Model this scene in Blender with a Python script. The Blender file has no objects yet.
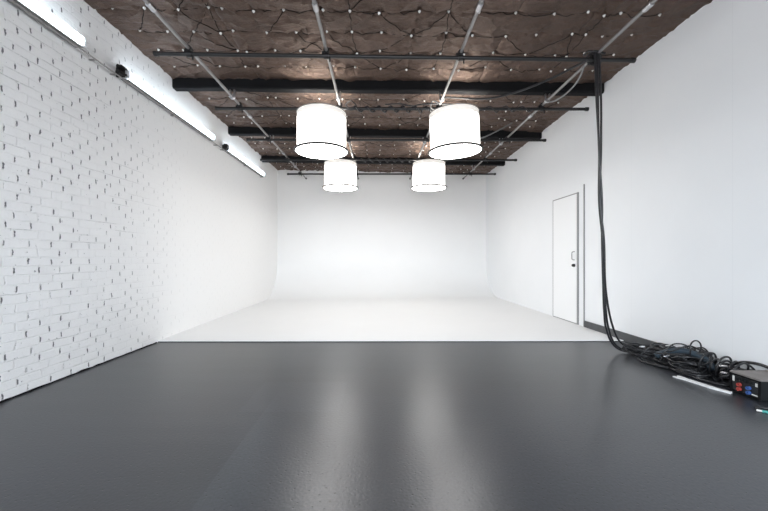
import bpy, bmesh, math, random
from mathutils import Vector, Matrix, noise
PI = math.pi
C = bpy.context.scene.collection
S = bpy.context.scene
random.seed(7)
H = 1.045                      # camera height; the camera stands at x=0, y=0 looking along +Y
XL, XR = -2.73, 3.09           # side walls
ZC = H + 2.41                  # ceiling
YF = -2.4                      # wall behind the camera

# ---------------------------------------------------------------- materials
class NT:
    def __init__(s, name):
        s.m = bpy.data.materials.new(name); s.m.use_nodes = True
        s.t = s.m.node_tree; s.t.nodes.clear()
        s.out = s.t.nodes.new('ShaderNodeOutputMaterial')
    def n(s, typ, **kw):
        nd = s.t.nodes.new('ShaderNode' + typ)
        for k, v in kw.items():
            if k.startswith('_'):
                key = k[1:]
                key = int(key) if key.isdigit() else key
                if isinstance(v, bpy.types.NodeSocket): s.t.links.new(v, nd.inputs[key])
                else: nd.inputs[key].default_value = v
            else: setattr(nd, k, v)
        return nd
    def math(s, op, a, b=None, c=None):
        nd = s.t.nodes.new('ShaderNodeMath'); nd.operation = op
        for i, v in enumerate((a, b, c)):
            if v is None: continue
            if isinstance(v, bpy.types.NodeSocket): s.t.links.new(v, nd.inputs[i])
            else: nd.inputs[i].default_value = v
        return nd.outputs[0]
    def link(s, a, b): s.t.links.new(a, b)
    def ramp(s, fac, stops):
        nd = s.t.nodes.new('ShaderNodeValToRGB'); s.link(fac, nd.inputs[0])
        e = nd.color_ramp.elements
        while len(e) < len(stops): e.new(0.5)
        for q, (p, c) in zip(e, stops):
            q.position = p; q.color = (c, c, c, 1) if isinstance(c, (int, float)) else (*c, 1)
        return nd.outputs[0]
    def mix(s, fac, a, b):
        nd = s.t.nodes.new('ShaderNodeMix'); nd.data_type = 'RGBA'
        for i, v in ((0, fac), (6, a), (7, b)):
            if isinstance(v, bpy.types.NodeSocket): s.link(v, nd.inputs[i])
            else: nd.inputs[i].default_value = v if i == 0 else (*v, 1)
        return nd.outputs[2]
    def pos(s): return s.t.nodes.new('ShaderNodeNewGeometry').outputs['Position']
    def noise(s, vec, scale, detail=3, rough=.5):
        nd = s.n('TexNoise', _Scale=scale, _Detail=detail, _Roughness=rough); s.link(vec, nd.inputs['Vector']); return nd.outputs[0]
    def bsdf(s, col=(.5, .5, .5), rough=.5, metal=0., spec=.5, bump=None, bstr=.3, bdist=.01, **kw):
        b = s.t.nodes.new('ShaderNodeBsdfPrincipled')
        for k, v in (('Base Color', col), ('Roughness', rough), ('Metallic', metal), ('Specular IOR Level', spec)):
            if isinstance(v, bpy.types.NodeSocket): s.link(v, b.inputs[k])
            else: b.inputs[k].default_value = (*v, 1) if k == 'Base Color' else v
        for k, v in kw.items(): b.inputs[k.replace('_', ' ')].default_value = v
        if bump is not None:
            bp = s.n('Bump', _Strength=bstr, _Distance=bdist); s.link(bump, bp.inputs['Height'])
            s.link(bp.outputs[0], b.inputs['Normal'])
        s.link(b.outputs[0], s.out.inputs[0])
        return s.m

def simple(name, col, rough=.5, metal=0., var=.08, scale=30, bstr=.15, spec=.5):
    s = NT(name); p = s.pos(); n = s.noise(p, scale)
    a = tuple(max(0, c * (1 - var)) for c in col); b = tuple(min(1, c * (1 + var)) for c in col)
    return s.bsdf(s.mix(n, a, b), rough, metal, spec, bump=n, bstr=bstr, bdist=.002)

def emit(name, col, strength, base=(.8, .8, .8)):
    s = NT(name)
    return s.bsdf(base, .6, Emission_Color=(*col, 1), Emission_Strength=strength)

def brick_mat():
    s = NT('painted_brick'); p = s.pos()
    x = s.n('SeparateXYZ'); s.link(p, x.inputs[0]); Y, Z = x.outputs[1], x.outputs[2]
    wob = s.noise(p, 3.2, 2)
    z = s.math('ADD', Z, s.math('MULTIPLY', s.math('SUBTRACT', wob, .5), .022))
    v = s.math('DIVIDE', z, .070)
    row = s.math('FLOOR', v)
    fv = s.math('SUBTRACT', v, row)
    # per-row offset
    wn = s.n('TexWhiteNoise', noise_dimensions='1D'); s.link(row, wn.inputs['W'])
    off = s.math('ADD', s.math('MULTIPLY', s.math('MODULO', row, 2.), .5), s.math('MULTIPLY', wn.outputs['Value'], .22))
    wob2 = s.noise(p, 9., 2)
    u = s.math('ADD', s.math('DIVIDE', Y, .190), off)
    u = s.math('ADD', u, s.math('MULTIPLY', s.math('SUBTRACT', wob2, .5), .16))
    col_ = s.math('FLOOR', u); fu = s.math('SUBTRACT', u, col_)
    du = s.math('MULTIPLY', s.math('ABSOLUTE', s.math('SUBTRACT', fu, .5)), .190)   # distance from brick head joint, joint at fu=.5
    dv = s.math('MULTIPLY', s.math('SUBTRACT', .5, s.math('ABSOLUTE', s.math('SUBTRACT', fv, .5))), .070)
    def band(d, w0, w1):
        m = s.n('MapRange', interpolation_type='SMOOTHSTEP', _1=w0, _2=w1, _3=1., _4=0.); s.link(d, m.inputs[0]); return m.outputs[0]
    head = band(du, .002, .009); bed = band(dv, .001, .008)
    # random per joint
    cv = s.n('CombineXYZ'); s.link(row, cv.inputs[0]); s.link(col_, cv.inputs[1])
    wj = s.n('TexWhiteNoise', noise_dimensions='3D'); s.link(cv.outputs[0], wj.inputs['Vector'])
    jr = wj.outputs['Value']
    fine = s.noise(p, 55, 3, .6); mid = s.noise(p, 1.5, 2)
    # bare paint is thicker beyond the start of the white sweep: joints fill up
    fade = s.n('MapRange', interpolation_type='SMOOTHSTEP', _1=3.2, _2=5.1, _3=1., _4=.08); s.link(Y, fade.inputs[0]); fade = fade.outputs[0]
    thr = s.math('ADD', s.math('MULTIPLY', jr, .7), s.math('MULTIPLY', fine, .5))
    thr = s.math('ADD', thr, s.math('MULTIPLY', mid, .45))
    chip = s.n('MapRange', _1=.66, _2=.80, _3=0., _4=1.); s.link(thr, chip.inputs[0])
    headn = band(s.math('ADD', du, s.math('MULTIPLY', s.math('SUBTRACT', fine, .5), .022)), .0045, .0075)
    inrow = band(s.math('ABSOLUTE', s.math('ADD', s.math('SUBTRACT', fv, .5), s.math('MULTIPLY', s.math('SUBTRACT', fine, .5), .5))), .20, .38)
    pit = s.math('MULTIPLY', s.math('MULTIPLY', headn, inrow), chip.outputs[0])
    # some bed joints cracked open
    st = s.n('Mapping'); st.inputs['Scale'].default_value = (1, 1.1, 9); s.link(p, st.inputs[0])
    bn = s.noise(st.outputs[0], 1.6, 4, .6)
    bc = s.n('MapRange', _1=.54, _2=.64, _3=0., _4=.42); s.link(bn, bc.inputs[0])
    bedn = band(s.math('ADD', dv, s.math('MULTIPLY', s.math('SUBTRACT', fine, .5), .010)), .0008, .0035)
    pit = s.math('MAXIMUM', pit, s.math('MULTIPLY', bedn, bc.outputs[0]))
    # stray chips
    ch = s.noise(p, 26, 3, .6); cm = s.n('MapRange', _1=.67, _2=.71, _3=0., _4=.7); s.link(ch, cm.inputs[0])
    pit = s.math('MAXIMUM', pit, cm.outputs[0])
    pit = s.math('MULTIPLY', pit, fade)
    big = s.noise(p, 6, 4, .6)
    white = s.mix(big, (.77, .775, .78), (.85, .85, .85))
    y2 = s.n('MapRange', interpolation_type='SMOOTHSTEP', _1=3.6, _2=5.0, _3=0., _4=1.); s.link(Y, y2.inputs[0])
    white = s.mix(y2.outputs[0], white, (.86, .857, .85))
    col = s.mix(pit, white, (.16, .16, .17))
    h = s.math('MULTIPLY', s.math('MAXIMUM', head, s.math('MULTIPLY', bed, .6)), -1.)
    h = s.math('ADD', h, s.math('MULTIPLY', s.noise(p, 24, 5, .7), 1.7))
    h = s.math('ADD', h, s.math('MULTIPLY', jr, .35))
    h = s.math('SUBTRACT', h, s.math('MULTIPLY', pit, 1.5))
    h = s.math('MULTIPLY', h, fade)
    return s.bsdf(col, .55, 0, .3, bump=h, bstr=.6, bdist=.006)

def floor_mat():
    s = NT('grey_painted_floor'); p = s.pos()
    x = s.n('SeparateXYZ'); s.link(p, x.inputs[0]); X, Y = x.outputs[0], x.outputs[1]
    st = s.n('Mapping'); st.inputs['Scale'].default_value = (.8, 6, 1); s.link(p, st.inputs[0])
    n1 = s.noise(st.outputs[0], 1.0, 3, .5); n2 = s.noise(p, .8, 2, .5)
    c = s.mix(s.math('ADD', s.math('MULTIPLY', n1, .8), s.math('MULTIPLY', n2, .2)), (.014, .016, .021), (.040, .042, .048))
    # rectangles where a later coat of paint was rolled on
    def step(v, e, sgn): m = s.n('MapRange', _1=e - .004 * sgn, _2=e + .004 * sgn, _3=0., _4=1.); s.link(v, m.inputs[0]); return m.outputs[0]
    ys = s.n('MapRange', interpolation_type='SMOOTHSTEP', _1=2.2, _2=3.0, _3=1., _4=0.); s.link(Y, ys.inputs[0])
    a = s.math('MULTIPLY', step(X, -.777, 1), ys.outputs[0])
    b = s.math('MULTIPLY', s.math('MULTIPLY', step(X, -.259, -1), step(Y, 2.375, 1)), s.math('MULTIPLY', step(X, -.95, 1), step(Y, 2.95, -1)))
    m = s.math('ADD', a, s.math('MULTIPLY', b, .6))
    c = s.mix(s.math('MULTIPLY', m, .50), c, (.058, .064, .074))
    # small pits
    vo = s.n('TexVoronoi', voronoi_dimensions='2D', _Scale=17.); s.link(p, vo.inputs['Vector'])
    sp = s.n('MapRange', _1=.05, _2=.085, _3=1., _4=0.); s.link(vo.outputs['Distance'], sp.inputs[0])
    vo2 = s.n('TexVoronoi', voronoi_dimensions='2D', _Scale=60.); s.link(p, vo2.inputs['Vector'])
    gr = s.n('MapRange', _1=.35, _2=.65, _3=0., _4=.5); s.link(s.noise(p, 75, 3, .6), gr.inputs[0])
    c = s.mix(gr.outputs[0], c, (.012, .013, .016))
    c = s.mix(s.math('MULTIPLY', sp.outputs[0], .8), c, (.006, .006, .007))
    h = s.math('ADD', s.math('MULTIPLY', vo2.outputs['Distance'], .7), s.math('MULTIPLY', s.noise(p, 55, 2), .6))
    h = s.math('SUBTRACT', h, s.math('MULTIPLY', sp.outputs[0], 1.2))
    return s.bsdf(c, .315, 0, .75, bump=h, bstr=.38, bdist=.0013)

def white_mat(name, c0, c1, rough=.5, seams=False, bstr=.1):
    s = NT(name); p = s.pos()
    n = s.noise(p, 1.7, 4, .55)
    col = s.mix(n, c0, c1)
    h = s.noise(p, 40, 3)
    if seams:
        x = s.n('SeparateXYZ'); s.link(p, x.inputs[0])
        f = s.math('FRACT', s.math('DIVIDE', x.outputs[1], 1.22))
        d = s.math('ABSOLUTE', s.math('SUBTRACT', f, .5))
        m = s.n('MapRange', _1=.0, _2=.004, _3=.10, _4=0.); s.link(d, m.inputs[0])
        col = s.mix(m.outputs[0], col, (.45, .46, .48))
    return s.bsdf(col, rough, 0, .3, bump=h, bstr=bstr, bdist=.002)

def insul_mat():
    s = NT('quilted_insulation'); p = s.pos()
    n = s.noise(p, 3.5, 5, .65); n2 = s.noise(p, 22, 4, .65)
    c = s.mix(n, (.055, .037, .029), (.250, .172, .138))
    c = s.mix(s.math('MULTIPLY', n2, .55), c, (.018, .012, .010))
    st = s.n('Mapping'); st.inputs['Scale'].default_value = (1, 5, 1); s.link(p, st.inputs[0])
    w = s.noise(st.outputs[0], 7, 5, .7)
    h = s.math('ADD', s.math('MULTIPLY', w, 1.6), s.math('MULTIPLY', s.noise(p, 45, 4, .7), .5))
    return s.bsdf(c, .48, .68, .4, bump=h, bstr=.8, bdist=.014)

M = dict(
    brick=brick_mat(), floor=floor_mat(), insul=insul_mat(),
    cyc=white_mat('white_sweep_paint', (.80, .80, .797), (.83, .83, .827), .6),
    dry=white_mat('white_drywall', (.83, .845, .86), (.88, .89, .90), .6, seams=True),
    door=white_mat('white_door_paint', (.87, .88, .885), (.90, .905, .91), .55),
    grey=simple('grey_edge_strip', (.28, .28, .28), .6),  # flat grey of the door frame and upright edge strip
    base=simple('charcoal_baseboard', (.075, .076, .080), .45, scale=12, var=.25),
    beam=simple('black_wrapped_beam', (.004, .004, .005), .85, scale=14, var=.5, bstr=.8, spec=.25),
    deck=simple('dark_ceiling_deck', (.04, .035, .03), .8),
    blackpipe=simple('black_pipe_paint', (.006, .006, .007), .45, var=.3),
    steel=simple('galvanised_steel', (.50, .50, .52), .32, 1., var=.2, scale=25),
    silver=simple('dull_silver_paint', (.30, .295, .29), .5, .5, var=.2, scale=18),
    button=simple('white_plastic_washer', (.80, .79, .77), .4),
    rubber=simple('black_cable_rubber', (.018, .018, .020), .30, var=.3),
    greycable=simple('grey_cable_rubber', (.20, .20, .20), .5),
    blue_hose=simple('slate_blue_hose', (.045, .065, .085), .35, var=.3),
    box=simple('black_steel_case', (.012, .013, .014), .4, var=.4),
    taupe=simple('dusty_taupe_lid', (.22, .20, .19), .6, var=.25, scale=9),
    red=simple('red_plastic', (.38, .06, .05), .35), blue=simple('blue_plastic', (.05, .11, .32), .35),
    teal=simple('teal_plastic', (.05, .32, .28), .4),
    paper=simple('pale_grey_strip', (.78, .79, .79), .45, var=.1),
    plate=simple('white_marking', (.75, .75, .72), .5),
    housing=simple('white_enamel_housing', (.72, .74, .76), .35, var=.03),
    hoop=simple('black_hoop', (.02, .018, .017), .5),
    shade=emit('lit_white_silk', (1., .975, .94), 3.2, (.85, .84, .80)),
    band=emit('dim_upper_silk', (1., .94, .86), .45, (.75, .73, .70)),
    diff=emit('lit_diffuser_cloth', (1., .98, .955), 15., (.85, .84, .80)),
    tube=emit('lit_fluorescent_tube', (.78, .90, 1.), 11.),
    wallpaint=simple('white_rear_wall_paint', (.80, .80, .80), .7, var=.02),
    frame=simple('added_window_frame', (.05, .05, .05), .5),
)
g = NT('added_window_glass'); ga = g.n('BsdfTransparent'); gb = g.n('BsdfGlossy', _Roughness=0.); gm = g.n('MixShader', _0=.06)
g.link(ga.outputs[0], gm.inputs[1]); g.link(gb.outputs[0], gm.inputs[2]); g.link(gm.outputs[0], g.out.inputs[0]); M['glass'] = g.m

# ---------------------------------------------------------------- geometry helpers
def obj(name, bm, m, parent=None, smooth=False):
    me = bpy.data.meshes.new(name)
    bmesh.ops.recalc_face_normals(bm, faces=bm.faces)
    bm.to_mesh(me); bm.free()
    o = bpy.data.objects.new(name, me); C.objects.link(o)
    me.materials.append(m)
    if smooth:
        for f in me.polygons: f.use_smooth = True
        if smooth == 'auto':
            try:
                me.set_sharp_from_angle(angle=math.radians(40))
            except Exception: pass
    if parent: o.parent = parent
    return o
def BM(): return bmesh.new()
def box(bm, x0, x1, y0, y1, z0, z1, bev=0):
    r = bmesh.ops.create_cube(bm, size=1)
    vs = r['verts']
    for v in vs:
        v.co = Vector(((x0 + x1) / 2 + v.co.x * (x1 - x0), (y0 + y1) / 2 + v.co.y * (y1 - y0), (z0 + z1) / 2 + v.co.z * (z1 - z0)))
    if bev:
        es = list({e for v in vs for e in v.link_edges})
        bmesh.ops.bevel(bm, geom=es, offset=bev, segments=2, affect='EDGES')
    return bm
def tube(bm, pts, r, seg=8, closed=False):
    pts = [Vector(p) for p in pts]; n = len(pts)
    rs = r if isinstance(r, (list, tuple)) else [r] * n
    rings = []; up = None
    for i, p in enumerate(pts):
        if closed: t = pts[(i + 1) % n] - pts[i - 1]
        else: t = pts[min(i + 1, n - 1)] - pts[max(i - 1, 0)]
        t.normalize()
        if up is None:
            up = Vector((0, 0, 1)) if abs(t.z) < .9 else Vector((1, 0, 0))
        up = (up - t * up.dot(t)).normalized(); s = t.cross(up)
        rings.append([bm.verts.new(p + (up * math.cos(2 * PI * k / seg) + s * math.sin(2 * PI * k / seg)) * rs[i]) for k in range(seg)])
    m = n if closed else n - 1
    for i in range(m):
        a, b = rings[i], rings[(i + 1) % n]
        for k in range(seg): bm.faces.new((a[k], a[(k + 1) % seg], b[(k + 1) % seg], b[k]))
    if not closed:
        bm.faces.new(rings[0]); bm.faces.new(rings[-1][::-1])
    return bm
def lathe(bm, prof, c=(0, 0, 0), seg=48, cap=False, axis='Z'):
    rings = []
    for r, h in prof:
        ring = []
        for k in range(seg):
            a = 2 * PI * k / seg
            v = Vector((r * math.cos(a), r * math.sin(a), h))
            if axis == 'Y': v = Vector((v.x, v.z, v.y))
            if axis == 'X': v = Vector((v.z, v.x, v.y))
            ring.append(bm.verts.new(v + Vector(c)))
        rings.append(ring)
    for a, b in zip(rings, rings[1:]):
        for k in range(seg): bm.faces.new((a[k], a[(k + 1) % seg], b[(k + 1) % seg], b[k]))
    if cap:
        bm.faces.new(rings[0]); bm.faces.new(rings[-1])
    return bm
def smooth_path(ctrl, per=8, closed=False):
    P = [Vector(p) for p in ctrl]; n = len(P); out = []
    m = n if closed else n - 1
    for i in range(m):
        if closed: p0, p1, p2, p3 = P[i - 1], P[i], P[(i + 1) % n], P[(i + 2) % n]
        else: p0, p1, p2, p3 = P[max(i - 1, 0)], P[i], P[i + 1], P[min(i + 2, n - 1)]
        for k in range(per):
            t = k / per
            out.append(.5 * ((2 * p1) + (p2 - p0) * t + (2 * p0 - 5 * p1 + 4 * p2 - p3) * t * t + (3 * p1 - p0 - 3 * p2 + p3) * t ** 3))
    if not closed: out.append(P[-1])
    return out
def tag(o, label=None, cat=None, group=None, kind=None):
    if label: o['label'] = label
    if cat: o['category'] = cat
    if group: o['group'] = group
    if kind: o['kind'] = kind
    return o
def thing(name, label, cat, loc=(0, 0, 0), group=None):
    o = bpy.data.objects.new(name, None); C.objects.link(o); o.location = loc; o.empty_display_size = .1
    return tag(o, label, cat, group)
def struct(name, bm, m, parent=None, smooth=False, label=None):
    o = obj(name, bm, m, parent, smooth)
    if not parent: tag(o, label=label, kind='structure')
    return o
def copy_tree(o, parent=None):
    c = o.copy(); C.objects.link(c)
    if parent: c.parent = parent
    for ch in list(o.children): copy_tree(ch, c)
    return c

# ---------------------------------------------------------------- room shell
YE = 4.35                                                        # where the white sweep starts
struct('floor', box(BM(), XL - .2, XR + .2, YF - .2, 10.4, -.2, 0), M['floor'], label='dark grey painted studio floor')
bm = BM(); box(bm, XL - .2, XL, YF - .2, 10.4, 0, ZC + .3)
struct('wall_left', bm, M['brick'], label='white painted brick wall on the left')
bm = BM(); box(bm, XR, XR + .2, YF - .2, 10.4, 0, ZC + .3)
struct('wall_right', bm, M['dry'], label='smooth white drywall on the right')
# the sweep: floor slab, cove and back wall in one continuous sheet with thickness
def yb(x): return 9.5 + (x - XL) / (XR - XL) * .5
bm = BM(); R = 1.0; nx = 24; prev = None
prof0 = [(0, -1), (0, 0), (.6, 0)]
for i in range(nx + 1):
    x = XL + (XR - XL) * i / nx; Y1 = yb(x)
    ys = YE + .02 * (x - XL) / 5.8
    pr = [(ys, .0005), (ys, .012), (ys + .006, .018)]
    for k in range(1, 9): pr.append((ys + (Y1 - R - ys) * k / 8, .018))
    for k in range(1, 17):
        a = PI / 2 * k / 16; pr.append((Y1 - R + R * math.sin(a), .018 + R - R * math.cos(a)))
    for k in range(1, 6): pr.append((Y1, .018 + R + (ZC + .1 - R) * k / 5))
    pr += [(Y1 + .12, ZC + .118), (Y1 + .12, .0005)]
    ring = [bm.verts.new((x, a, b)) for a, b in pr]
    if prev:
        for k in range(len(ring)): bm.faces.new((prev[k], prev[(k + 1) % len(ring)], ring[(k + 1) % len(ring)], ring[k]))
    else: bm.faces.new(ring)
    prev = ring
bm.faces.new(prev[::-1])
struct('wall_back', bm, M['cyc'], smooth='auto', label='seamless white infinity cove, floor sweeping up into the back wall')
# unseen wall behind the camera; wide window added to brighten the near walls
bm = BM()
box(bm, XL, XR, YF - .2, YF, 0, .8); box(bm, XL, XR, YF - .2, YF, 2.9, ZC + .3)
box(bm, XL, XL + .5, YF - .2, YF, .8, 2.9); box(bm, XR - .5, XR, YF - .2, YF, .8, 2.9)
struct('wall_front', bm, M['wallpaint'])
bm = BM()
box(bm, XL + .5, XR - .5, YF - .14, YF - .08, .8, .86); box(bm, XL + .5, XR - .5, YF - .14, YF - .08, 2.84, 2.9)
for k in range(5):
    x = XL + .5 + (XR - XL - 1.0 - .06) * k / 4; box(bm, x, x + .06, YF - .14, YF - .08, .86, 2.84)
w = struct('added_window_1', bm, M['frame'])
struct('pane', box(BM(), XL + .56, XR - .56, YF - .112, YF - .108, .86, 2.84), M['glass'], w)

# right side: baseboard, door, trim where the sweep skin ends
YT = 350 * 3.09 / 207
bm = BM(); box(bm, XR - .022, XR, YF, YT, 0, .112, .004)
struct('baseboard_right', bm, M['base'], label='charcoal baseboard along the right wall')
bm = BM(); box(bm, XR - .013, XR + .0, YT, YT + .022, .018, H + 74 * YT / 350, .002)
struct('trim_1', bm, M['grey'], label='thin grey upright edge strip beside the white door')
yd0, yd1 = 350 * 3.09 / 201, 350 * 3.09 / 175
zt = .018 + 2.04
dr = struct('door_1', box(BM(), XR - .012, XR, yd0 + .03, yd1 - .03, .03, zt - .015, .002), M['door'], label='white flush door in the right wall')
def dpart(n, bm, m): return obj(n, bm, m, dr)
bm = BM(); box(bm, XR - .016, XR, yd0, yd0 + .034, .02, zt); dpart('door_jamb', bm, M['grey'])
bm = BM(); box(bm, XR - .010, XR, yd1 - .034, yd1 - .010, .02, zt); dpart('door_jamb', bm, M['grey'])
bm = BM(); box(bm, XR - .010, XR, yd0 + .02, yd1 - .02, zt - .016, zt); dpart('door_head', bm, M['grey'])
bm = BM(); box(bm, XR - .010, XR, yd0 + .02, yd1 - .02, .019, .034); dpart('door_threshold', bm, M['grey'])
yh = yd0 + .10
bm = BM(); tube(bm, smooth_path([(XR - .012, yh, H + .10), (XR - .05, yh, H + .09), (XR - .055, yh, H + .04), (XR - .05, yh, H - .02), (XR - .012, yh, H - .03)], 6), .007)
dpart('door_handle', bm, M['silver'])
bm = BM(); lathe(bm, [(.0, -.012), (.024, -.012), (.026, -.02), (.020, -.05), (0.001, -.052)], (XR, yh, H - .115), 20, axis='X'); dpart('door_lock', bm, M['blackpipe'])

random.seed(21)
b = BM(); tube(b, [(XL + .004 + random.uniform(-.002, .004), 1.0 + .06 * k, .002 + random.uniform(0, .005)) for k in range(56)], [random.uniform(.005, .011) for k in range(56)], 6)  # black bead modelled as the shade in the gap below the bricks
struct('shadow_bead_wall', b, M['beam'], label='thin black bead in place of the shadow gap under the brick wall')
b = BM(); tube(b, [(XL + (XR - XL) * k / 60, YE - .003 + .02 * k / 60, .002) for k in range(61)], .006, 6)  # black bead modelled as the shadow line along the sweep's front edge
struct('shadow_bead_sweep', b, M['beam'], label='thin black bead in place of the shadow line where the white sweep starts')

# ---------------------------------------------------------------- ceiling: four insulated bays between black beams
def warp(x, y): return y + .055 * max(0, y - 2.1) * (x - XL) / (XR - XL)     # the building is slightly out of square
beams = [(4.64, 4.76), (6.37, 6.49), (8.17, 8.29)]
lab = ['black wrapped ceiling beam nearest the camera', 'middle black wrapped ceiling beam', 'black wrapped ceiling beam nearest the back wall']
for i, (a, b) in enumerate(beams):
    bm = BM(); n = 40
    prev = None
    for k in range(n + 1):
        x = XL + .0 + (XR - XL) * k / n
        j = lambda s: .008 * noise.noise(Vector((x * 2.3, s * 7.1, i * 3.7)))
        ring = [bm.verts.new(v) for v in ((x, a + j(1), ZC + .05), (x, a + j(2), ZC - .13 + j(3)), (x, a + .012 + j(2), H + 2.262 + j(4)), (x, b - .012 + j(5), H + 2.262 + j(6)), (x, b + j(5), ZC - .13 + j(7)), (x, b + j(8), ZC + .05))]
        if prev:
            for q in range(6): bm.faces.new((prev[q], prev[(q + 1) % 6], ring[(q + 1) % 6], ring[q]))
        else: bm.faces.new(ring)
        prev = ring
    bm.faces.new(prev[::-1])
    for v in bm.verts: v.co.y = warp(v.co.x, v.co.y)
    struct('ceiling_beam', bm, M['beam'], label=lab[i])
cols = [-2.55, -2.25, -1.95, -1.65, -1.52, -1.2, -.9, -.56, -.26, .03, .38, .72, 1.02, 1.36, 1.72, 2.08, 2.215, 2.42, 2.77]
def bay(y0, y1, rows, label, fine0=None):
    fs = []
    for r in rows:
        for c in cols:
            fs.append((c + random.uniform(-.03, .03), r + random.uniform(-.025, .025), random.uniform(0, 6.28), random.uniform(.5, 1.6)))
    def h(x, y):
        best = sorted(((x - f[0]) ** 2 + (y - f[1]) ** 2, q) for q, f in enumerate(fs))[:3]
        z = .020                                            # padding hangs down between washers
        star = 0
        for d2, q in best:
            d = math.sqrt(d2); f = fs[q]; a = math.atan2(y - f[1], x - f[0])
            z -= .020 * math.exp(-(d / .04) ** 2) + .006 * math.exp(-(d / .12) ** 2)
            sn = math.sin(a * 3 + f[2] + 5 * d + 1.5 * math.sin(a * 2 + f[2] * 3))
            star -= f[3] * .034 * (max(0, sn) ** 6) * math.exp(-d / .13) * min(1, d / .03)
        # taut folds along the rows and seams
        yy = y + .018 * noise.noise(Vector((x * 2.1, y, 1.3)))
        dr_ = min(abs(yy - r) for r in rows); z -= .016 * math.exp(-(dr_ / .010) ** 2)
        xx = x + .02 * noise.noise(Vector((x, y * 2.0, 5.3)))
        dc = min(abs(xx - c) for c in (-1.585, -.56, .38, 1.36, 2.147)); z -= .014 * math.exp(-(dc / .011) ** 2)
        n = noise.noise(Vector((x * 2.6, y * 3.5, 2.2))) * .006 + noise.noise(Vector((x * 11, y * 13, 7.2))) * .006
        rg = 1 - abs(noise.noise(Vector((x * 3.1 + y * 2.5, y * 4.4 - x, 9.1)))) * 2
        return ZC - z - star - n - .022 * max(0, rg) ** 7
    ys = []; y = y0
    f0 = y0 if fine0 is None else fine0
    while y < f0 - .01: ys.append(y); y += .25
    n = max(1, round((y1 - f0) / .024))
    ys += [f0 + (y1 - f0) * k / n for k in range(n + 1)]
    nx = 240; bm = BM(); grid = []
    for y in ys:
        row = []
        for i in range(nx + 1):
            x = XL + (XR - XL) * i / nx
            z = h(x, y) if y >= f0 else ZC - .02
            row.append(bm.verts.new((x, y, z)))
        grid.append(row)
    for a, b in zip(grid, grid[1:]):
        for i in range(nx): bm.faces.new((a[i], a[i + 1], b[i + 1], b[i]))
    # deck edge: close it upwards
    top = [bm.verts.new((XL, y0, ZC + .12)), bm.verts.new((XR, y0, ZC + .12)), bm.verts.new((XR, y1, ZC + .12)), bm.verts.new((XL, y1, ZC + .12))]
    bm.faces.new(top)
    bm.faces.new(grid[0] + [top[1], top[0]]); bm.faces.new(grid[-1][::-1] + [top[3], top[2]])
    bm.faces.new([r[0] for r in grid] + [top[3], top[0]]); bm.faces.new([r[-1] for r in grid][::-1] + [top[1], top[2]])
    for v in bm.verts: v.co.y = warp(v.co.x, v.co.y)
    o = struct('ceiling', bm, M['insul'], smooth='auto', label=label)
    proto = None
    for x, y, a, s_ in fs:
        z = h(x, y)
        if proto is None:
            b = BM(); lathe(b, [(.0005, .004), (.018, .003), (.020, -.003), (.016, -.010), (.009, -.012), (.008, -.020), (.0005, -.021)], (0, 0, 0), 14)
            w = obj('washer', b, M['button'], o, True); proto = w; w.scale = (.72, .72, .9)
        else:
            w = proto.copy(); C.objects.link(w); w.parent = o
        w.location = (x, warp(x, y), z - .009); w.rotation_euler = (random.uniform(-.3, .3), random.uniform(-.3, .3), a)
    # dark tie cords running from washer to washer
    nc = len(cols); b = BM(); rnd = random.Random(int(y1 * 10))
    def cord(i, j):
        a, c = fs[i], fs[j]; pts = []
        for k in range(9):
            t = k / 8; x = a[0] + (c[0] - a[0]) * t + .012 * math.sin(PI * t) * rnd.uniform(-1, 1); y = a[1] + (c[1] - a[1]) * t + .012 * math.sin(PI * t) * rnd.uniform(-1, 1)
            pts.append((x, warp(x, y), h(x, y) - .003))
        tube(b, pts, .0034, 5)
    for r in range(len(rows)):
        for c in range(nc - 1):
            if rnd.random() < .85: cord(r * nc + c, r * nc + c + 1)
            if r + 1 < len(rows):
                if rnd.random() < .13: cord(r * nc + c, (r + 1) * nc + c + 1)
                if rnd.random() < .13: cord(r * nc + c + 1, (r + 1) * nc + c)
        if r + 1 < len(rows):
            for c in (3, 8, 11, 16):
                if rnd.random() < .8: cord(r * nc + c, (r + 1) * nc + c)
    obj('tie_cord', b, M['beam'], o, True)
    return o
bay(YF, 4.64, [3.05, 3.38, 3.71, 4.04, 4.37], 'brown quilted insulation ceiling in front of the nearest beam', 2.9)
bay(4.76, 6.37, [4.92, 5.24, 5.57, 5.89, 6.21], 'brown quilted insulation between the nearest and middle beams')
bay(6.49, 8.17, [6.68, 7.0, 7.33, 7.65, 7.98], 'brown quilted insulation between the middle and farthest beams')
bay(8.29, 9.99, [8.48, 8.82, 9.15, 9.45], 'brown quilted insulation between the farthest beam and back wall')

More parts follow.
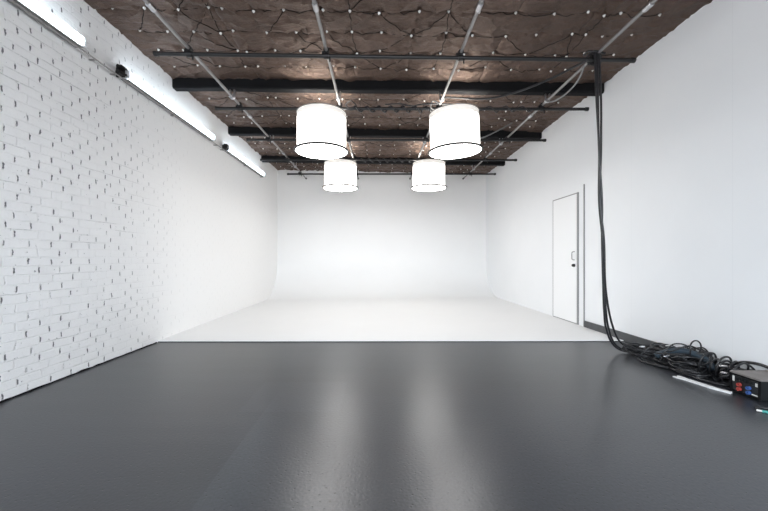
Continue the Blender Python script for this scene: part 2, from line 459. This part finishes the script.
# ---------------------------------------------------------------- pipe grid
ZL = H + 2.17; ZX = ZL - .052
longx = [-1.96, -.54, .875, 2.33]
ll = ['silver ceiling pipe along the brick wall, leftmost of the four', 'silver ceiling pipe passing above the left hanging lamps',
      'silver ceiling pipe passing above the right hanging lamps', 'silver ceiling pipe nearest the right wall, with the loose grey cable']
straps = [4.70, 6.43, 8.23]
for i, x in enumerate(longx):
    t = thing('ceiling_pipe', ll[i], 'pipe', (x, 0, ZL), 'silver pipes running towards the back wall')
    b = BM(); lathe(b, [(.0165, 1.6), (.0165, 9.55)], (0, 0, 0), 14, True, 'Y'); obj('pipe', b, M['silver'], t, 'auto')
    b = BM(); lathe(b, [(.022, 9.48), (.022, 9.58)], (0, 0, 0), 14, True, 'Y'); obj('end_cap', b, M['blackpipe'], t, 'auto')
    for y in [warp(x, q) for q in straps]:
        b = BM()
        tube(b, [(.028 * math.cos(a), y, .028 * math.sin(a)) for a in [PI + PI * k / 10 for k in range(11)]], .008)
        box(b, -.034, -.022, y - .02, y + .02, 0, .098); box(b, .022, .034, y - .02, y + .02, 0, .098)
        lathe(b, [(.026, y - .022), (.029, y), (.026, y + .022)], (0, 0, 0), 14, True, 'Y')
        obj('strap', b, M['steel'], t)
    for y in (3.02, 5.35, 7.25):
        b = BM(); lathe(b, [(.020, y - .045), (.025, y - .04), (.025, y + .04), (.020, y + .045)], (0, 0, 0), 14, True, 'Y'); obj('coupling', b, M['steel'], t, 'auto')
cross = [((-2.30, 3.63), (2.73, 3.75)), ((-2.28, 4.96), (2.97, 4.98)), ((-2.33, 6.27), (3.0, 6.30)), ((-2.52, 7.56), (2.98, 7.57)), ((-2.27, 8.83), (2.95, 8.83))]
cl = ['black cross pipe nearest the camera, carrying the hanging cables', 'black cross pipe holding the two larger front lamps', 'black cross pipe running between the front and rear lamps',
      'black cross pipe holding the two smaller rear lamps', 'black cross pipe closest to the white back wall']
for i, (a, b2) in enumerate(cross):
    A = Vector((*a, ZX)); B = Vector((*b2, ZX)); L = (B - A).length
    t = thing('cross_pipe', cl[i], 'pipe', A, 'black pipes running across the room'); t.rotation_euler.z = math.atan2(B.y - A.y, B.x - A.x)
    b = BM(); lathe(b, [(.021, 0), (.021, L)], (0, 0, 0), 14, True, 'X'); obj('pipe', b, M['blackpipe'], t, 'auto')
    for q in (.0, L):
        b = BM(); lathe(b, [(.027, q - .02), (.027, q + .02)], (0, 0, 0), 14, True, 'X'); obj('end_cap', b, M['blackpipe'], t, 'auto')
    for x in longx:
        q = x - A.x
        b = BM()
        lathe(b, [(.031, q - .025), (.031, q + .025)], (0, 0, 0), 12, True, 'X')
        lathe(b, [(.030, -.025), (.030, .025)], (q, 0, .052), 12, True, 'Y')
        box(b, q - .05, q - .026, -.018, .018, -.012, .045, .003); box(b, q + .026, q + .045, -.012, .012, -.03, .02, .003)
        tube(b, [(q + .035, 0, -.025), (q + .035, 0, -.06)], .007)
        obj('pipe_clamp', b, M['blackpipe'], t, 'auto')

# ---------------------------------------------------------------- drum lamps
def make_lamp():
    t = thing('drum_lamp', 'x', 'lamp')
    Rs, Rb, z0, z1 = .342, .373, 0., .50             # origin at the bottom hoop
    b = BM(); n = 72; rings = []
    prof = [(.012, 0), (.10, 0), (.25, 0), (.38, 0), (.455, 0)]
    for hz, _ in prof:
        rings.append([b.verts.new(((Rs + .004 * math.cos(k * PI * 2 / n * 18)) * math.cos(2 * PI * k / n), (Rs + .004 * math.cos(k * PI * 2 / n * 18)) * math.sin(2 * PI * k / n), hz)) for k in range(n)])
    for a, c in zip(rings, rings[1:]):
        for k in range(n): b.faces.new((a[k], a[(k + 1) % n], c[(k + 1) % n], c[k]))
    obj('shade', b, M['shade'], t, True)
    b = BM(); lathe(b, [(Rs + .001, .455), (Rs + .001, .53)], (0, 0, 0), 72); obj('shade_top', b, M['band'], t, True)
    b = BM(); tube(b, [((Rs + .002) * math.cos(2 * PI * k / 72), (Rs + .002) * math.sin(2 * PI * k / 72), .532) for k in range(72)], .006, 8, True)
    for k in range(3):
        a = k * 2 * PI / 3 + .4; tube(b, [(.02 * math.cos(a), .02 * math.sin(a), .532), (Rs * math.cos(a), Rs * math.sin(a), .532)], .005)
    obj('top_ring', b, M['silver'], t, True)
    b = BM(); lathe(b, [(Rs - .002, .022), (Rb - .004, .004), (Rb - .004, -.006)], (0, 0, 0), 72); obj('skirt', b, M['shade'], t, True)
    b = BM(); tube(b, [(Rb * math.cos(2 * PI * k / 72), Rb * math.sin(2 * PI * k / 72), .002) for k in range(72)], .016, 8, True); obj('bottom_hoop', b, M['hoop'], t, True)
    b = BM(); lathe(b, [(.001, -.016), (.2, -.012), (Rb - .012, -.006)], (0, 0, 0), 72); obj('diffuser', b, M['diff'], t, True)
    b = BM(); lathe(b, [(.001, .56), (.035, .56), (.04, .50), (.055, .47), (.055, .36), (.001, .36)], (0, 0, 0), 20); obj('lamp_socket', b, M['blackpipe'], t, 'auto')
    b = BM(); box(b, -.03, .03, -.03, .03, .553, .582, .004); tube(b, [(0, 0, .55), (0, 0, .58)], .012); lathe(b, [(.034, -.028), (.034, .028)], (0, 0, .605), 14, True, 'X')
    box(b, .035, .075, -.015, .015, .555, .64, .004); box(b, -.08, -.034, -.012, .012, .575, .615, .004)
    obj('hanger_clamp', b, M['blackpipe'], t, 'auto')
    return t
lamp = make_lamp()
zb = ZX - .605
ls = [(-.80, 4.97, 'large lit white drum lamp hanging front left', 0., .0), (1.095, 4.975, 'large lit white drum lamp hanging front right, slightly tilted', .035, -.02),
      (-.813, 7.565, 'small lit drum lamp hanging at the rear left, above the back wall', 0, 0), (1.097, 7.566, 'small lit drum lamp hanging at the rear right, beside the right wall', 0.01, 0)]
ls[2] = (*ls[2][:2], 'lit drum lamp hanging farther back on the left, behind the front left one', 0, 0)
ls[3] = (*ls[3][:2], 'lit drum lamp hanging farther back on the right, behind the tilted one', .01, 0)
for i, (x, y, l, ry, rx) in enumerate(ls):
    o = lamp if i == 0 else copy_tree(lamp)
    o.location = (x, y, zb); o.rotation_euler = (rx, -ry, i * .7)
    tag(o, l, 'lamp', 'drum lamps hanging from the pipe grid')

# ---------------------------------------------------------------- fluorescent fixtures on the brick wall
XFx = XL + .085; ZF = H + 1.925
def make_fix():
    t = thing('fluorescent_light', 'x', 'light')
    L = 1.98
    b = BM(); box(b, -.075, -.02, 0, L, -.028, .047, .005); obj('housing', b, M['housing'], t)
    b = BM(); box(b, -.070, .006, .02, L - .02, -.042, -.032, .003); obj('lip', b, M['silver'], t)
    for z in (-.006, .032):
        b = BM(); lathe(b, [(.012, .03), (.019, .045), (.019, L - .045), (.012, L - .03)], (.006, 0, z), 14, True, 'Y'); obj('tube', b, M['tube'], t, 'auto')
    for y in (0, L - .03):
        b = BM(); box(b, -.03, .022, y, y + .03, -.026, .052, .004); obj('lamp_holder', b, M['housing'], t)
    return t
fx = make_fix()
fy = [(1.18, 'fluorescent tube light on the brick wall, nearest the camera and cut by the photo corner'), (3.68, 'middle fluorescent tube light on the brick wall, black bracket at its near end'),
      (6.16, 'fluorescent tube light on the brick wall, farthest from the camera')]
for i, (y, l) in enumerate(fy):
    o = fx if i == 0 else copy_tree(fx)
    o.location = (XFx, y, ZF); tag(o, l, 'light', 'fluorescent lights along the brick wall')
    if i:
        b = BM(); s_ = 1.0
        box(b, -.078, .012, -.05, -.028, -.045, .055, .005); box(b, -.03, .03, -.11, -.05, .02, .05, .004); box(b, -.03, .028, -.12, -.055, -.045, -.012, .004)
        tube(b, [(.0, -.13, .035), (.02, -.03, .04)], .011); tube(b, [(.0, -.13, -.02), (.02, -.03, -.02)], .011)
        obj('bracket', b, M['blackpipe'], o, 'auto')
b = BM(); tube(b, [(XFx - .02, 1.0, ZF - .052), (XFx - .02, 8.12, ZF - .052)], .007)
for y in (3.3, 3.56, 5.8, 6.05, 8.1, 1.3, 2.3, 4.6, 7.1): box(b, XL - .005, XFx - .02, y, y + .014, ZF - .057, ZF - .047)
tag(obj('conduit', b, M['silver'], None, 'auto'), 'thin metal conduit running under the tube lights on the brick wall', 'conduit')

# ---------------------------------------------------------------- overhead cables
def W(px, py, Y): return Vector(((px - 378) * Y / 350, Y, H - (py - 258) * Y / 350))
def cable(name, pts, r, m, label, group=None, cat='cable', per=8, seg=7):
    b = BM(); tube(b, smooth_path(pts, per), r, seg)
    return tag(obj(name, b, m, None, True), label, cat, group)
# wavy cable wrapped on the cross pipe between the front lamps
def wrapped(x0, x1, y, r, turns, rad, seed):
    random.seed(seed); pts = []
    n = int(turns * 6)
    for k in range(n + 1):
        a = k / 6 * 2 * PI; x = x0 + (x1 - x0) * k / n
        q = rad * random.uniform(.95, 1.25)
        pts.append((x, y + q * math.cos(a), ZX - .004 + q * math.sin(a)))
    return pts
cable('cable', wrapped(-.38, .80, 4.97, .01, 7, .034, 3), .0125, M['rubber'], 'black cable wound around the cross pipe between the front lamps', 'cables wound on the cross pipes', per=5)
cable('cable', wrapped(-.40, .72, 7.565, .01, 7, .034, 4), .0125, M['rubber'], 'black cable wound around the cross pipe between the rear lamps', 'cables wound on the cross pipes', per=5)
cable('cable', wrapped(1.5, 2.2, 4.98, .01, 3, .033, 5), .008, M['rubber'], 'short black cable wound on the cross pipe right of the front lamps', 'cables wound on the cross pipes', per=5)
cable('cable', [(1.09, 4.93, ZX + .05), W(425, 104, 4.9), W(412, 106, 4.93), (.3, 4.91, ZX + .045), (.1, 4.92, ZX + .04)], .009, M['rubber'], 'thin black cable slanting down left from the junction above the front right lamp')
# swag from the lamp junction to the near cross pipe
cable('cable', [W(440, 97, 4.80), W(455, 97.5, 4.72), W(480, 99, 4.55), W(500, 96.5, 4.42), W(525, 89, 4.25), W(552, 78, 4.05), W(572, 68, 3.88), W(588, 60, 3.72)], .013, M['rubber'],
      'black cable swagging across the ceiling from the front right lamp to the hanging bundle')
cable('cable', [W(584, 66, 3.80), W(580, 77, 3.9), W(573, 87, 4.05), W(563, 96, 4.2), W(553, 101.5, 4.4), W(546, 101, 4.65)], .010, M['greycable'],
      'grey cable loop sagging beside the silver pipe nearest the right wall')
cable('cable', [W(512, 123, 5.6), W(500, 129.5, 5.4), W(488, 135.5, 5.2), W(478, 139, 5.0), W(470, 140, 5.0)], .009, M['greycable'], 'short pale cable dangling behind the front right lamp')
cable('cable', [W(445, 98, 4.72), W(440, 103, 4.85), W(433, 101, 4.9), W(431, 108, 4.92), W(440, 111, 4.9), W(447, 106, 4.93), W(441, 104, 4.95)], .008, M['greycable'], 'knotted grey cable tied at the pipe junction above the front right lamp')
cable('cable', [W(352, 100, 4.8), W(346, 104, 4.9), W(349, 108, 4.92), W(356, 106, 4.93), W(352, 101, 4.95)], .008, M['rubber'], 'small knot of black cable at the pipe junction beside the front left lamp')

# ---------------------------------------------------------------- hanging cables
xt = 597
def drop(dx, pts, label, wig):
    P = [Vector((2.30 + dx, 3.79, ZX - .03)), Vector((2.30 + dx, 3.76, ZX + .045)), Vector((2.305 + dx, 3.70, ZX + .045)), Vector((2.31 + dx, 3.69, ZX - .03))]
    P += pts
    return cable('hanging_cable', P, .0105, M['rubber'], label, 'black cables hanging from the near cross pipe', seg=8)
drop(.0, [W(598, 100, 3.68), W(599, 150, 3.69), W(602, 200, 3.70), W(602, 240, 3.72), W(603, 280, 3.74), W(604, 310, 3.78), W(606, 328, 3.82), W(612, 343, 3.86), W(622, 350.5, 3.85), (2.80, 3.75, .03)],
     'black hanging cable, the strand curving leftmost near the floor', 0)
drop(.022, [W(601, 100, 3.70), W(601, 150, 3.71), W(600, 200, 3.70), W(604, 240, 3.70), W(605, 280, 3.74), W(608, 306, 3.78), W(612, 324, 3.82), W(618, 339, 3.85), W(628, 347, 3.82), (2.86, 3.66, .04)],
     'black hanging cable, the strand curving rightmost near the floor', 0)
drop(-.022, [W(596.5, 100, 3.70), W(599, 150, 3.73), W(599, 200, 3.73), W(602.5, 240, 3.735), W(604.5, 285, 3.77), W(606, 312, 3.80), W(609, 330, 3.85), W(615, 344, 3.88), W(627, 351, 3.84), (2.83, 3.70, .05)],
     'black hanging cable running between the two outer strands', 0)
cable('cable', [(2.18, 3.72, ZX + .03), (2.22, 3.69, ZX + .06), (2.30, 3.70, ZX + .055), (2.36, 3.72, ZX + .04), (2.38, 3.75, ZX - .03), (2.32, 3.78, ZX - .035), (2.24, 3.77, ZX + .03), (2.27, 3.68, ZX + .055), (2.4, 3.7, ZX + .045)],
      .011, M['rubber'], 'black cable knotted round the near cross pipe where the bundle drops')

# ---------------------------------------------------------------- cable pile along the right wall
def tangle(cx, cy, rx, ry, turns, z0, z1, seed, rot=0., r=.010, jit=.25):
    random.seed(seed); pts = []; n = int(turns * 9)
    for k in range(n + 1):
        a = k / 9 * 2 * PI
        q = 1 + random.uniform(-jit, jit)
        x = rx * q * math.cos(a); y = ry * q * math.sin(a)
        x, y = x * math.cos(rot) - y * math.sin(rot), x * math.sin(rot) + y * math.cos(rot)
        X = min(cx + x + .01 * k / 9, XR - .045); Yy = cy + y
        z = z0 + (z1 - z0) * (k / n) * random.uniform(.5, 1.15) + .03 * (1 + math.sin(a * 1.5 + seed)) * (z1 > .06)
        pts.append((X, Yy, max(r + .002, z)))
    return pts
def coil(label, pts, r=.0105, m='rubber', plugs=()):
    b = BM(); path = smooth_path(pts, 5); tube(b, [(min(p.x, XR - .03), p.y, max(p.z, r + .001)) for p in path], r * (.78 if m == 'rubber' else 1), 7)
    o = tag(obj('coiled_cable', b, M[m], None, True), label, 'cable', 'cables piled along the right wall')
    for p, d in plugs:
        b = BM(); p = Vector(p); d = Vector(d).normalized()
        tube(b, [p, p + d * .012, p + d * .013, p + d * .038, p + d * .039, p + d * .05], [.006, .008, .011, .011, .008, .008], 12); obj('plug', b, M['steel'], o, 'auto')
    return o
coil('flat black cable coil at the left end of the pile, where the hanging cables land', tangle(2.79, 3.72, .15, .17, 5, .014, .08, 11), plugs=[((2.77, 3.71, .105), (1, -.4, .1))])
coil('black cable coil in the pile just right of the landing point, against the baseboard', tangle(2.90, 3.52, .13, .22, 5, .014, .12, 12, .2))
coil('loose black cable loops in front of the left half of the pile', tangle(2.76, 3.50, .11, .20, 3, .012, .02, 13, -.3), .009)
coil('black cable tangle at the middle of the pile below the slate blue hose', tangle(2.86, 3.30, .14, .16, 6, .014, .13, 14), plugs=[((2.86, 3.48, .17), (.4, -.8, .3)), ((2.74, 3.36, .10), (1, -.2, .2))])
coil('messy black cable heaped highest in the middle of the pile', tangle(2.93, 3.36, .10, .16, 5, .05, .16, 15, .4, jit=.4), .009)
coil('black cable loops spread on the floor beside the pale strip', tangle(2.80, 3.18, .11, .15, 4, .012, .05, 16), .010)
coil('thick slate blue hose folded on top of the cable pile', [(2.78, 3.50, .07), (2.84, 3.44, .12), (2.90, 3.36, .155), (2.95, 3.27, .15), (2.99, 3.17, .11), (2.95, 3.10, .06)], .030, 'blue_hose')
coil('thin black cable looped upright over the left coil against the baseboard', [(2.74, 3.70, .012), (2.80, 3.66, .09), (2.90, 3.62, .15), (3.00, 3.56, .15), (3.03, 3.48, .08), (2.97, 3.50, .03), (2.86, 3.56, .10), (2.80, 3.58, .13), (2.74, 3.60, .09), (2.70, 3.62, .012)], .009)
coil('thin black cable arching over the slate blue hose', [(2.78, 3.46, .012), (2.82, 3.44, .12), (2.88, 3.42, .20), (2.95, 3.38, .21), (2.99, 3.30, .17), (2.99, 3.20, .12), (2.93, 3.12, .06), (2.84, 3.10, .012)], .0085)
# single loop standing up
pts = [(2.86, 3.30, .06), (2.88, 3.24, .13)] + [(2.94 + .066 * math.cos(a), 3.22 + .006 * k, .205 + .075 * math.sin(a)) for k, a in enumerate([PI * 1.05 - k * PI * 1.5 / 9 for k in range(10)])] + [(2.88, 3.12, .03), (2.82, 3.00, .013)]
coil('single thin cable loop standing up above the pile', pts, .0085)
# springy coil standing on edge
pts = []
for k in range(6 * 10 + 1):
    a = k / 10 * 2 * PI; y = 3.12 - .30 * k / 60
    q = 1 + .22 * math.sin(k * .37) + random.uniform(-.06, .06)
    pts.append((2.94 + .085 * q * math.cos(a), y + .035 * math.cos(a + 1) + .02 * math.sin(k * .21), .105 + .085 * q * math.sin(a)))
coil('spring-like black cable coil standing on edge near the black case', pts, .0105)
coil('tight black cable coil between the spring-like coil and the black case', tangle(2.93, 2.88, .10, .08, 5, .014, .12, 18), .010, plugs=[((2.80, 2.86, .11), (.2, -.8, .1)), ((2.83, 2.90, .15), (.3, -.8, .2))])
cable('cable', [(2.80, 3.20, .013), (2.74, 3.05, .013), (2.76, 2.92, .013), (2.82, 2.84, .013), (2.90, 2.82, .02)], .010, M['rubber'], 'black cable lying between the pale strip and the coils', 'cables piled along the right wall')
cable('cable', [(2.98, 3.06, .05), (3.03, 2.95, .16), (3.045, 2.82, .195), (3.045, 2.68, .187), (3.04, 2.5, .19), (3.045, 2.3, .10)], .012, M['rubber'], 'thick black cable running over the top of the black case along the wall', 'cables piled along the right wall')
cable('cable', [(2.92, 3.08, .03), (2.85, 2.95, .02), (2.80, 2.86, .07), (2.78, 2.80, .10), (2.83, 2.775, .12)], .009, M['rubber'], 'short black cable plugged into the left end of the black case', 'cables piled along the right wall')

# ---------------------------------------------------------------- black power case
t = thing('power_case', 'black metal power distribution case with red and blue sockets against the right wall', 'power box', (2.772, 2.535, 0))
b = BM(); box(b, 0, .285, 0, .215, .012, .150, .004)
for x in (.02, .25):
    for y in (.02, .18): box(b, x, x + .02, y, y + .02, 0, .014)
obj('body', b, M['box'], t)
b = BM(); box(b, -.006, .290, -.006, .221, .150, .163, .003)
bmesh.ops.subdivide_edges(b, edges=b.edges, cuts=2)
obj('lid', b, M['taupe'], t)
b = BM()
for (y0, y1, z0, z1) in ((0, .215, .012, .022), (0, .215, .140, .150), (0, .01, .02, .145), (.205, .215, .02, .145)): box(b, -.007, .002, y0, y1, z0, z1)
obj('case_edge', b, M['beam'], t)
def sock(y, z, m, n):
    b = BM(); lathe(b, [(.001, -.012), (.008, -.012), (.009, -.018), (.013, -.018), (.014, 0)], (0, y, z), 18, axis='X'); return obj(n, b, M[m], t, 'auto')
for z in (.042, .076): sock(.145, z, 'red', 'red_socket')
for z in (.040, .074): sock(.077, z, 'blue', 'blue_socket')
for z in (.118,):
    for y in (.11, .145, .05): sock(y, z, 'box', 'socket')
b = BM(); box(b, -.003, 0, .185, .200, .09, .130); obj('label_plate', b, M['plate'], t)
b = BM(); box(b, -.003, 0, .02, .035, .10, .125); obj('label_plate', b, M['plate'], t)
b = BM(); box(b, -.003, 0, .02, .06, .03, .038); obj('label_plate', b, M['plate'], t)
# front handle
b = BM(); tube(b, smooth_path([(.08, 0, .09), (.08, -.03, .09), (.20, -.03, .09), (.20, 0, .09)], 5), .006); obj('handle', b, M['box'], t, True)

# pale flat strips
def strip(name, p0, p1, w, h, label, notch):
    p0 = Vector(p0); p1 = Vector(p1); d = (p1 - p0); L = d.length; a = math.atan2(d.y, d.x)
    b = BM()
    prof = [(0, -w / 2), (L, -w / 2 * .8), (L, w / 2 * .8), (0, w / 2)]
    if notch: prof = [(0, -w * .62), (.05, -w * .62), (.07, -w / 2), (L, -w / 2), (L, w / 2), (.07, w / 2), (.05, w * .62), (0, w * .62), (.0, w * .2), (.025, w * .2), (.025, -w * .2), (0, -w * .2)]
    vs = [b.verts.new((x, y, 0)) for x, y in prof]; f = b.faces.new(vs)
    r = bmesh.ops.extrude_face_region(b, geom=[f]); bmesh.ops.translate(b, vec=(0, 0, h), verts=[e for e in r['geom'] if isinstance(e, bmesh.types.BMVert)])
    o = obj(name, b, M['paper'], None); o.location = (p0.x, p0.y, .001); o.rotation_euler.z = a
    return tag(o, label, 'strip')
strip('metal_strip', (2.62, 3.08, 0), (2.68, 2.80, 0), .056, .008, 'longer pale flat metal strip on the dark floor in front of the cables', True)
strip('metal_strip', (2.66, 2.815, 0), (2.715, 2.69, 0), .035, .014, 'shorter pale strip lying at the right end of the longer one', False)
# connector at the frame edge
t = thing('cable_connector', 'small black connector with teal sleeve on the floor at the right edge', 'connector', (2.60, 2.345, .0))
b = BM(); tube(b, [(-.005, .02, .010), (.02, 0, .010), (.05, -.02, .010)], .009, 10); obj('sleeve', b, M['teal'], t, 'auto')
b = BM(); tube(b, [(-.025, .036, .010), (-.005, .02, .010)], .007, 10); obj('plug', b, M['plate'], t, 'auto')
b = BM(); tube(b, smooth_path([(.0, .05, .012), (.02, .075, .012), (.07, .06, .012), (.14, .0, .012), (.2, -.05, .012)], 5), .008, 8); obj('wire', b, M['rubber'], t, True)

# ---------------------------------------------------------------- daylight for the added window, camera, view
w = bpy.data.worlds.new('World'); S.world = w; w.use_nodes = True
bg = w.node_tree.nodes['Background']; bg.inputs[1].default_value = 20.
wt = w.node_tree; tc = wt.nodes.new('ShaderNodeTexCoord'); sx = wt.nodes.new('ShaderNodeSeparateXYZ'); wr = wt.nodes.new('ShaderNodeValToRGB')
wt.links.new(tc.outputs['Generated'], sx.inputs[0]); wt.links.new(sx.outputs[2], wr.inputs[0]); wt.links.new(wr.outputs[0], bg.inputs[0])
wr.color_ramp.elements[0].position = 0.; wr.color_ramp.elements[0].color = (.50, .51, .53, 1)      # ground outside
wr.color_ramp.elements[1].position = .03; wr.color_ramp.elements[1].color = (.84, .92, 1., 1)       # overcast sky
ld = bpy.data.lights.new('added_window_portal', 'AREA'); ld.shape = 'RECTANGLE'; ld.size = 4.8; ld.size_y = 2.0; ld.cycles.is_portal = True
lo = bpy.data.objects.new('added_window_portal', ld); C.objects.link(lo); lo.location = (.18, YF - .05, 1.85); lo.rotation_euler = (PI / 2, 0, 0)
cd = bpy.data.cameras.new('camera'); cam = bpy.data.objects.new('camera', cd); C.objects.link(cam)
cam.location = (0, 0, H); cam.rotation_euler = (PI / 2, 0, 0)
cd.sensor_width = 36; cd.lens = 350 / 768 * 36; cd.shift_x = 6 / 768; cd.shift_y = 2.5 / 768; cd.clip_start = .02
S.camera = cam
vs = S.view_settings; vs.view_transform = 'Standard'; vs.look = 'None'; vs.gamma = 1; vs.use_curve_mapping = False
vs.exposure = 0.02
S.cycles.max_bounces = 10; S.cycles.diffuse_bounces = 8
